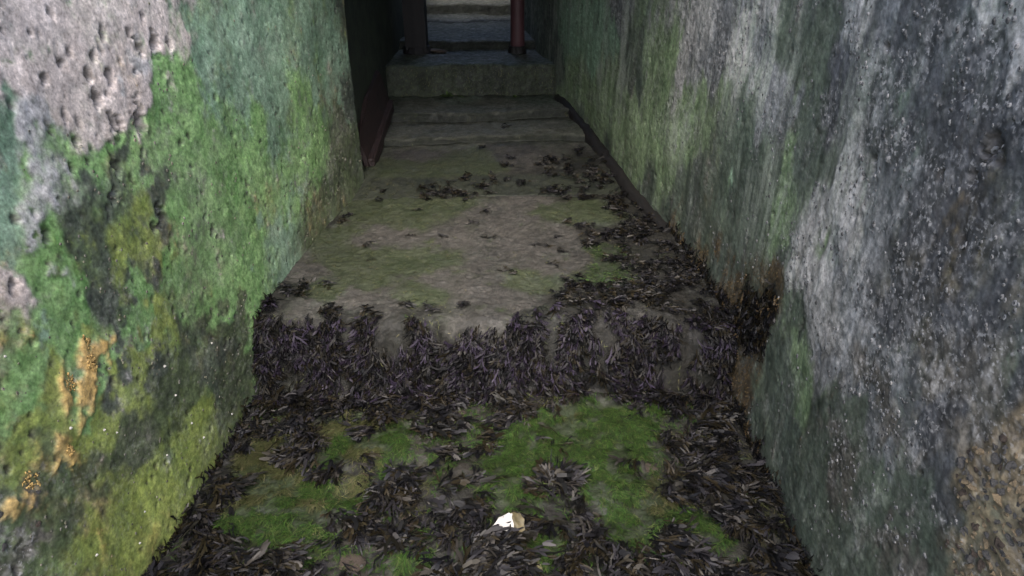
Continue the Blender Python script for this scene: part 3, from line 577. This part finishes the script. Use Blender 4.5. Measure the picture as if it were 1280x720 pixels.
# wrack lying on the lowest tread
x, s, P, nn, tt = scatter_floor(52000, .75, 1.80, rng)
acc = floor_class(x, P[:, 1], s)
xl, xr = xL_at(P[:, 1]), xR_at(P[:, 1])
edge = np.exp(-((x-xl)/.07)**2)+np.exp(-((xr-x)/.12)**2)
p = np.clip(dens(acc, 'S')*1.05 - .12*dens(acc, 'M') + .06*dens(acc, 'Z') + .05*dens(acc, 'A') + edge*.6, 0, 1)
clump = np.clip((fbm(x, P[:, 1], 0, .05, 2, 91)-.5)*4+.6, .12, 1)
bare = [(SHELL_SPOT[0][0], SHELL_SPOT[0][1]+.02, .05)] + [(q[0], q[1]+.008, .022) for q in STONE_SPOTS]
k = rng.random(len(x)) < p*clump*.05
for bx_, by_, br_ in bare: k &= (x-bx_)**2+(P[:, 1]-by_)**2 > br_**2
xc, sc, ic = clumped(k, x, s, 9, .011, rng)
P = step_point(xc, sc); nn, tt = step_normal(xc, sc); N = len(xc)
fan = flow(tt, nn, rng, .7, .75, np.stack([x[ic], s[ic], s[ic]*0], -1))
big = 1+.9*(rng.random(N) < .12)
pile = rng.uniform(0, .022, len(x))[ic]*rng.uniform(0, 1, N)
fronds('seaweed', P+nn*pile[:, None], nn, fan, rng.uniform(.035, .085, N)*big**.4, rng.uniform(.0019, .0036, N)*big, rng.uniform(.1, .6, N), rng, BROWN,
       'dark brown bladder wrack matted over the lowest step in the foreground')
# wrack hanging down the first riser
x, s, P, nn, tt = scatter_floor(46000, 1.79, 2.00, rng)
acc = floor_class(x, P[:, 1], s)
riser = np.clip((1.91+.05*(fbm(x, 0, 0, .1, 3, 93)-.5)-np.interp(s, S_FINE, fy))*40, 0, 1)
p = np.clip(dens(acc, 'S')*1.0*np.maximum(riser, .15) + .45*riser + .03, 0, 1)*np.clip(np.clip((x-.3)*2.5, 0, .6)+(fbm(x, s*.5, 0, .08, 3, 95)-.5)*7+.55, .04, 1)
k = rng.random(len(x)) < p*.045
xc, sc, ic = clumped(k, x, s, 8, .008, rng)
P = step_point(xc, sc); nn, tt = step_normal(xc, sc); N = len(xc)
fronds('seaweed', P+nn*(rng.uniform(0, .02, len(x))[ic]*rng.uniform(0, 1, N))[:, None], nn, flow(tt, nn, rng, 1.5, .35, np.stack([x[ic], s[ic], s[ic]*0], -1)), rng.uniform(.032, .072, N), rng.uniform(.0018, .0036, N), rng.uniform(.1, .7, N), rng, PURPLE,
       'fringe of purplish black wrack hanging down the front of the first step', mat=M_FRINGE)
# wrack on the long second tread, mostly along the right side, and on the seams behind it
x, s, P, nn, tt = scatter_floor(42000, 1.95, 4.1, rng)
acc = floor_class(x, P[:, 1], s)
xl, xr = xL_at(P[:, 1]), xR_at(P[:, 1])
edge = np.exp(-((xr-x)/.17)**2)*np.clip((3.1-P[:, 1])*1.5, 0, 1)
thin = np.clip(1-(P[:, 1]-2.3)*.7, .3, 1)
seam = np.exp(-((np.interp(s, S_FINE, fy)-3.13)/.035)**2)
p = np.clip(dens(acc, 'S')*.9*thin + .12*seam + .003*dens(acc, 'A') + edge*.7, 0, 1)*np.clip((fbm(x, P[:, 1], 0, .05, 2, 97)-.5)*4+.6, .08, 1)
k = rng.random(len(x)) < p*.10
xc, sc, ic = clumped(k, x, s, 6, .009, rng)
P = step_point(xc, sc); nn, tt = step_normal(xc, sc); N = len(xc)
fronds('seaweed', P+nn*rng.uniform(0, .01, N)[:, None], nn, flow(tt, nn, rng, .7, .9, np.stack([x[ic], s[ic], s[ic]*0], -1)), rng.uniform(.025, .06, N), rng.uniform(.0018, .0034, N), rng.uniform(.05, .45, N), rng, BROWN,
       'brown wrack growing along the right side and back seam of the long step')
# green weed hair
x, s, P, nn, tt = scatter_floor(230000, .75, 1.82, rng)
acc = floor_class(x, P[:, 1], s)
p = np.clip(dens(acc, 'M')*1.5+.3*dens(acc, 'A')+.12*dens(acc, 'Z')+.06, 0, 1)*np.clip((fbm(x, P[:, 1], 0, .035, 3, 101)-.5)*6+.5, .02, 1)
k = rng.random(len(x)) < p; N = k.sum()
fr = fbm(P[k][:, 0], P[k][:, 1], 0, .2, 2, 103)
pal = .6*np.where((fr > .55)[:, None], np.array(OLIVE)[rng.integers(0, 4, N)], np.array(GREEN)[rng.integers(0, 5, N)])
def hairs_coloured(name, k, pal, Lr, wr, label):
    N = k.sum()
    o = hairs(name, P[k]+nn[k]*rng.uniform(0, .008, N)[:, None], nn[k], flow(tt[k], nn[k], rng, 1., .7), rng.uniform(*Lr, N), rng.uniform(*wr, N), rng, [(1, 1, 1)], label)
    c = np.ones((N, 6, 4), np.float32); c[..., :3] = (pal*rng.uniform(.6, 1.4, N)[:, None])[:, None]
    o.data.color_attributes['growth'].data.foreach_set('color', c.ravel())
    return o
hairs_coloured('green_weed', k, pal, (.015, .042), (.0006, .0014), 'bright green hair-like weed in patches on the lowest step')
x, s, P, nn, tt = scatter_floor(120000, 1.82, 4.6, rng)
acc = floor_class(x, P[:, 1], s)
p = np.clip(dens(acc, 'M')*1.0+.22*dens(acc, 'A')+.10*dens(acc, 'V')+.02*dens(acc, 'S'), 0, 1)*np.clip((fbm(x, P[:, 1], 0, .04, 3, 105)-.5)*4+.5, .03, 1)
k = rng.random(len(x)) < p; N = k.sum()
pal = np.where((dens(acc, 'M')[k] < .5)[:, None], np.array(OLIVE)[rng.integers(0, 4, N)], np.array(GREEN)[rng.integers(0, 5, N)])
hairs_coloured('green_weed', k, pal, (.008, .022), (.0006, .0013), 'thin olive green weed film on the long step above the fringe')

# ------------------------------------------------------------------ growth on the walls
def wall_points(Wd_, n, rng, weight):
    """pick grid points of a wall face with the given weights; returns positions and normals"""
    P = Wd_['P']; nu, nv = P.shape[:2]
    du = np.gradient(P, axis=0); dv = np.gradient(P, axis=1)
    N_ = np.cross(du, dv); ar = np.linalg.norm(N_, axis=-1); N_ = N_/(ar[..., None]+1e-12)
    if (N_[nu//2, nv//2, 0] > 0) != (Wd_['side'] > 0): N_ = -N_
    w = (weight*ar).ravel(); w = w/w.sum()
    i = rng.choice(len(w), n, p=w)
    jit = rng.uniform(-.5, .5, (n, 2))
    pos = P.reshape(-1, 3)[i] + du.reshape(-1, 3)[i]*jit[:, :1] + dv.reshape(-1, 3)[i]*jit[:, 1:]
    return pos, N_.reshape(-1, 3)[i], i
DOWN = np.array([0, 0, -1.])
def wall_flow(n, rng, spread):
    d = DOWN + rng.normal(0, spread, (len(n), 3)); d = d-n*np.sum(d*n, 1, keepdims=True)
    return unit(d)
U, V = RW['U'], RW['V']
fl = np.interp(U, py_, pz_)
vis = (U > .6) & (U < 5) & (V > fl-.03) & (V < 1.4)
w = np.clip(RW['acc']['S']-.3, 0, 1)*(V < .75)*vis*np.clip((3.0-U)*3, 0, 1) + .5*np.exp(-((V-fl)/.05)**2)*vis*(U < 2.6)
pos, nn, ii = wall_points(RW, 1700, rng, w)
N = len(pos)
fronds('seaweed', pos, nn, wall_flow(nn, rng, .35), rng.uniform(.025, .055, N), rng.uniform(.0018, .0034, N), rng.uniform(.05, .45, N), rng, BROWN + [(.05, .035, .018)],
       'brown black wrack clinging low on the right wall beside the first step')
w = np.clip(RW['acc']['Q']-.2, 0, 1)*(V < .75)*vis*(U > 1.3)
pos, nn, ii = wall_points(RW, 2600, rng, w); N = len(pos)
hairs('ochre_weed', pos, nn, wall_flow(nn, rng, .4), rng.uniform(.005, .012, N), rng.uniform(.0006, .0012, N), rng, [(.07, .05, .026), (.11, .078, .038), (.04, .03, .018), (.15, .105, .05)],
      'short ochre brown weed fringing the wrack patch on the right wall')
w = np.exp(-((LW['V']-np.interp(LW['U'], py_, pz_))/.03)**2)*((LW['U'] > .7) & (LW['U'] < 2.05))
pos, nn, ii = wall_points(LW, 700, rng, w); N = len(pos)
fronds('seaweed', pos, nn, wall_flow(nn, rng, .5), rng.uniform(.025, .055, N), rng.uniform(.002, .0035, N), rng.uniform(.05, .4, N), rng, BROWN,
       'black wrack tucked along the foot of the green left wall')
def barnacles(name, Wd_, n, weight, rng, r0, r1, palette, label):
    pos, nn, ii = wall_points(Wd_, n, rng, weight)
    a = unit(np.cross(nn, np.array([.1, .2, 1.]))); b = np.cross(nn, a)
    r = rng.uniform(r0, r1, n)*rng.uniform(.6, 1, n); h = r*rng.uniform(.25, .6, n)
    th = np.arange(6)*math.pi/3
    el = rng.uniform(.8, 1.5, n)
    ring = lambda k, z: pos[:, None] + (a[:, None]*np.cos(th)[None, :, None] + b[:, None]*(np.sin(th)[None]*el[:, None])[..., None])*(r*k)[:, None, None] + nn[:, None]*(h*z)[:, None, None]
    Vt = np.concatenate([ring(1., -.3), ring(.55, 1.), ring(.25, .45)], 1)
    j = np.arange(6); j2 = (j+1) % 6
    f = np.concatenate([np.stack([j, j2, j2+6, j+6], 1), np.stack([j+6, j2+6, j2+12, j+12], 1), np.array([[12, 13, 14, 15], [12, 15, 16, 17]])])
    F = (np.arange(n)[:, None, None]*18 + f[None]).reshape(-1, 4)
    pal = np.array(palette); c = pal[rng.integers(0, len(pal), n)]*rng.uniform(.7, 1.2, n)[:, None]
    C = np.repeat(c[:, None], 18, 1); C[:, 12:] *= .35
    o = mesh_from(name, Vt.reshape(-1, 3), F, M_BARN, C.reshape(-1, 3), smooth=False)
    return tag(o, label, 'barnacles', kind='stuff')
A = RW['acc']
w = (A['D']*.5 + A['C']*.7 + A['B']*1.4 + A['L']*.8 + A['V']*.05 + A['H']*.06)*vis*np.clip((2.6-U)*1.2, .03, 1)*np.clip((fbm(U, V, 0, .07, 3, 201)-.5)*5+.5, .03, 1)
barnacles('barnacles', RW, 1700, w, rng, .002, .0065, [(.17, .17, .17), (.12, .12, .12), (.21, .205, .20), (.09, .09, .09), (.07, .07, .07)], 'pale grey barnacles speckled over the right wall')
A = LW['acc']; UL, VL = LW['U'], LW['V']
visL = (UL > .6) & (VL > -.02) & (VL < 1.35)
w = (A['B']*2 + A['K']*.35 + A['F']*.3 + A['Y']*.2 + A['G']*.1)*visL*np.clip((fbm(UL, VL, 0, .07, 3, 203)-.5)*5+.5, .03, 1)
barnacles('barnacles', LW, 1100, w, rng, .002, .0055, [(.20, .19, .16), (.15, .14, .11), (.11, .105, .08), (.18, .175, .12)], 'small dull barnacles scattered low on the green left wall')

# ------------------------------------------------------------------ stones, crusts, shells
def stone_mesh(name, mat, seed, sub=2, flat=.7, rough=.22):
    bm = bmesh.new(); bmesh.ops.create_icosphere(bm, subdivisions=sub, radius=1.0)
    rnd = np.random.default_rng(seed); sh = rnd.uniform(0, 40, 3)
    co = np.array([v.co[:] for v in bm.verts])
    f = 1+rough*4*(fbm(co[:, 0]+sh[0], co[:, 1]+sh[1], co[:, 2]+sh[2], 1.1, 2, seed)-.5)
    for v, k in zip(bm.verts, f):
        v.co *= k; v.co.x *= 1.25; v.co.z *= flat
    me = bpy.data.meshes.new(name); bm.to_mesh(me); bm.free()
    for p in me.polygons: p.use_smooth = True
    me.materials.append(mat)
    return me
def face_frame(n):
    return Vector(n).to_track_quat('Z', 'Y')
rubble = [stone_mesh('stone', m, 300+i, 2, .7, .6) for i, m in enumerate((M_STONE, M_STONE, M_STONE_DARK, M_STONE_TAN, M_STONE_DARK, M_STONE, M_STONE_DARK))]
for me_ in rubble:
    for p in me_.polygons: p.use_smooth = False
def rubble_on(Wd_, n, weight, wall, r0, r1, pool):
    pos, nn, ii = wall_points(Wd_, n*6, rng, weight)
    kept = []
    for p_, n_ in zip(pos, nn):
        r = rng.uniform(r0, r1)*rng.uniform(.6, 1)
        if any(np.linalg.norm(p_-q)<(r+rq)*.85 for q, rq in kept): continue
        kept.append((p_, r))
        o = bpy.data.objects.new('stone', pool[int(rng.integers(len(pool)))])
        o.location = p_ - n_*r*.35
        qt = face_frame(n_) @ Euler((rng.uniform(-.4, .4), rng.uniform(-.4, .4), rng.uniform(0, 6.28))).to_quaternion()
        o.rotation_mode = 'QUATERNION'; o.rotation_quaternion = qt
        o.scale = (r, r*rng.uniform(.6, 1), r*rng.uniform(.7, 1.1))
        link(o, wall)
        if len(kept) >= n: break
rubble_on(RW, 260, np.clip(RW['acc']['R']-.35, 0, 1)*vis*(U < 1.35)*(V < .75), right_wall, .004, .012, rubble)
rubble_on(LW, 34, LW['acc']['B']*visL*(UL < 1.15), left_wall, .006, .015, [rubble[0], rubble[2], rubble[3]])
for i, (cx, cy, cz) in enumerate(CRUSTS):
    bm = bmesh.new(); rn = random.Random(i)
    big = (.016, .015, .014, .019, .009)[i]
    for j in range(60):
        a = rn.uniform(0, 6.28); d = big*math.sqrt(rn.random())*1.25; r = rn.uniform(.001, .003)
        m = Matrix.Translation((rn.uniform(-.001, .002), math.cos(a)*d*.8, math.sin(a)*d*1.25)) @ Matrix.Diagonal((.3, 1, 1.3, 1))
        bmesh.ops.create_icosphere(bm, subdivisions=1, radius=r, matrix=m)
    for v in bm.verts: v.co += Vector((rn.uniform(-1, 1), rn.uniform(-1, 1), rn.uniform(-1, 1)))*.0016
    iy = np.searchsorted(ysL, cy); iz = np.searchsorted(zsL, cz)
    o = bm_object('ochre_crust', bm, M_CRUST, left_wall, smooth=True); o.location = tuple(LW['P'][iy, iz])
def ground_z(x, y):
    s = np.interp(y, py_, arc); p = step_point(np.array([x]), np.array([s]))[0]
    return float(p[2])
STONES = [(M_STONE_YEL, .030, 'yellowish stone lying in wrack just below the white shell fragment'),
          (M_STONE_TAN, .030, 'small pinkish brown stone bedded in wrack left of the shell fragment'),
          (M_STONE_TAN, .034, 'pinkish brown stone half buried at the bottom edge of the lowest step'),
          (M_STONE_TAN, .018, 'little tan pebble at the edge of the bright green weed'),
          (M_STONE_TAN, .020, 'dull brown stone beside the dark wrack right of the green weed'),
          (M_STONE, .020, 'brown pebble on the bare patch left of the foreground'),
          (M_STONE_TAN, .024, 'pale flat stone at the foot of the first riser')]
for i, ((sx, sy, sz), (mat, r, lab)) in enumerate(zip(STONE_SPOTS, STONES)):
    o = link(bpy.data.objects.new('stone', stone_mesh('stone', mat, 400+i, 3, .6, .4)))
    o.location = (sx, sy, ground_z(sx, sy)+r*.05); r *= .8; o.scale = (r, r*(1.4 if i == 0 else .85), r*.8); o.rotation_euler = (.1, .15, 1.9 if i == 0 else i*1.3)
    tag(o, lab, 'stone')
# the white shell fragment: a thin curved shard, clean white on one half and stained on the other
sx, sy, sz = SHELL_SPOT[0]
shell = empty('shell_fragment', (sx, sy, ground_z(sx, sy)+.034)); shell.rotation_euler = (R(20), R(-8), R(4))
tag(shell, 'pointed white shell fragment with olive stained end, lying in foreground wrack', 'shell')
def shard(name, outline, mat, dome, th):
    bm = bmesh.new(); c = np.mean(outline, 0)
    n = len(outline); rings = 4
    top = []; bot = []
    for r_ in range(rings+1):
        t = r_/rings
        pts = [(c[0]+(p_[0]-c[0])*t, c[1]+(p_[1]-c[1])*t) for p_ in outline] if r_ else [tuple(c)]
        z = lambda p_: dome*(1-((p_[0]+.0)/.06)**2-(p_[1]/.04)**2)
        top.append([bm.verts.new((*p_, z(p_)+.002*math.sin(p_[0]*210+p_[1]*90))) for p_ in pts]); bot.append([bm.verts.new((*p_, z(p_)-th)) for p_ in pts])
    for lay, flip in ((top, 0), (bot, 1)):
        for r_ in range(rings):
            for j in range(n):
                j2 = (j+1) % n
                q = (lay[0][0], lay[1][j], lay[1][j2]) if r_ == 0 else (lay[r_][j], lay[r_+1][j], lay[r_+1][j2], lay[r_][j2])
                bm.faces.new(q[::-1] if flip else q)
    for j in range(n): bm.faces.new((top[-1][j], bot[-1][j], bot[-1][(j+1) % n], top[-1][(j+1) % n]))
    bmesh.ops.recalc_face_normals(bm, faces=bm.faces[:])
    return bm_object(name, bm, mat, shell, smooth=False)
shard('white_half', [(-.054, -.001), (-.043, .010), (-.034, .019), (-.020, .024), (-.006, .028), (.005, .024), (.002, .010), (.006, -.008), (.002, -.022), (-.012, -.023), (-.024, -.017), (-.030, -.018), (-.041, -.009)], M_SHELL, .014, .005)
shard('stained_half', [(-.001, .026), (.010, .031), (.018, .024), (.026, .022), (.031, .010), (.036, .004), (.033, -.010), (.034, -.024), (.022, -.030), (.014, -.038), (.004, -.026), (-.002, -.012), (.001, .004)], M_SHELL_OLD, .0125, .007)
# loose strands on the bare second tread
one = np.random.default_rng(77)
where = ['in the middle of the bare long step', 'right of centre on the long step, forked', 'right of centre on the long step, nearer the front', 'far right on the bare part of the long step',
 'at the left front edge of the long step', 'at the left of the long step among olive stain', 'just right of the middle of the long step', 'close to the right wrack on the long step',
 'nearest the front middle of the long step', 'by the foot of the left wall on the long step', 'at the back left of the long step', 'behind the middle of the long step', 'left of the middle of the long step']
for i, (sx, sy, sz) in enumerate(STRAND_SPOTS):
    s_ = np.interp(sy, py_, arc); m = 3
    xx = sx+one.normal(0, .004, m); sv = s_+one.normal(0, .003, m)
    Pp = step_point(xx, sv); n_, t_ = step_normal(xx, sv)
    o = fronds('seaweed_strand', Pp, n_, unit(t_*(.25*one.normal(size=3))[:, None] + np.cross(n_, t_)*(one.choice([-1., 1.])*np.ones(3)+.25*one.normal(size=3))[:, None]), one.uniform(.03, .07, m), one.uniform(.0014, .0026, m), one.uniform(.02, .15, m), one, BROWN[:4], 'loose dark wrack strand '+where[i])
    del o['kind']
for i, (sx, sy, sz) in enumerate(WALL_SHELLS):
    if sz < .02: continue
    iy = np.searchsorted(ysL, sy); iz = np.searchsorted(zsL, sz)
    if i == 1 or 'M_limpet' not in globals():
        bm = bmesh.new(); bmesh.ops.create_cone(bm, cap_ends=True, segments=9, radius1=1., radius2=.18, depth=1.1)
        bmesh.ops.subdivide_edges(bm, edges=[e for e in bm.edges if abs(e.verts[0].co.z-e.verts[1].co.z) > .5], cuts=1)
        for v in bm.verts:
            if abs(v.co.z) < .2: v.co.x *= 1.25; v.co.y *= 1.25
            v.co.x += .2*v.co.z
        M_limpet = bpy.data.meshes.new('limpet'); bm.to_mesh(M_limpet); bm.free(); M_limpet.materials.append(M_LIMPET)
    o = link(bpy.data.objects.new('limpet_shell', M_limpet))
    n_ = Vector((1, 0, .1)); r = .0026+.0018*((i*37) % 10)/10
    o.location = Vector(LW['P'][iy, iz])+Vector((.002, 0, 0)); o.rotation_euler = face_frame(n_).to_euler(); o.scale = (r, r, r)
    tag(o, 'tiny white limpet shell dotted on the green left wall', 'shell', 'tiny white shells on the left wall')

# ------------------------------------------------------------------ small plants rooted at the foot of the tall upper riser
M_LEAF = plain_material('weed_leaf', (.03, .06, .012), (.08, .13, .03), 40., .55, .2)
def little_plant(x, y, n, size, seed, label):
    rn = random.Random(seed); bm = bmesh.new()
    for i in range(n):
        az = rn.uniform(0, 6.28); el = rn.uniform(.3, 1.2); L = size*rn.uniform(.6, 1.1); w = L*rn.uniform(.14, .24)
        d = Vector((math.cos(az)*math.cos(el), math.sin(az)*math.cos(el)-.25, math.sin(el))).normalized()
        s_ = d.cross(Vector((0, 0, 1))).normalized()
        ring = []
        for t_, k_ in ((0, .2), (.35, .9), (.7, 1.), (1., .1)):
            p_ = d*L*t_ - Vector((0, 0, 1))*L*.35*t_*t_
            ring.append((bm.verts.new(p_-s_*w*k_), bm.verts.new(p_+Vector((0, 0, w*.3*k_))), bm.verts.new(p_+s_*w*k_)))
        for r0, r1 in zip(ring[:-1], ring[1:]):
            bm.faces.new((r0[0], r0[1], r1[1], r1[0])); bm.faces.new((r0[1], r0[2], r1[2], r1[1]))
    root = empty('weed_plant', (x, y, ground_z(x, y)-.004)); tag(root, label, 'plant')
    bm_object('leaves', bm, M_LEAF, root, smooth=True)
little_plant(-.45, 4.45, 22, .07, 1, 'small bright green weed growing at the left foot of the tall mossy riser')
little_plant(-.36, 4.46, 12, .045, 2, 'tiny green weed just right of the bigger weed below the tall riser')
little_plant(.02, 4.47, 14, .045, 3, 'tiny dark green weed in the right joint below the tall riser')
o = link(bpy.data.objects.new('stone', stone_mesh('stone', M_STONE_TAN, 444, 3, .5, .4)))
o.location = (-.56, 5.0, ground_z(-.56, 5.0)+.015); o.scale = (.045, .03, .03); tag(o, 'pale stone on the upper step beside the dark timber post', 'stone')
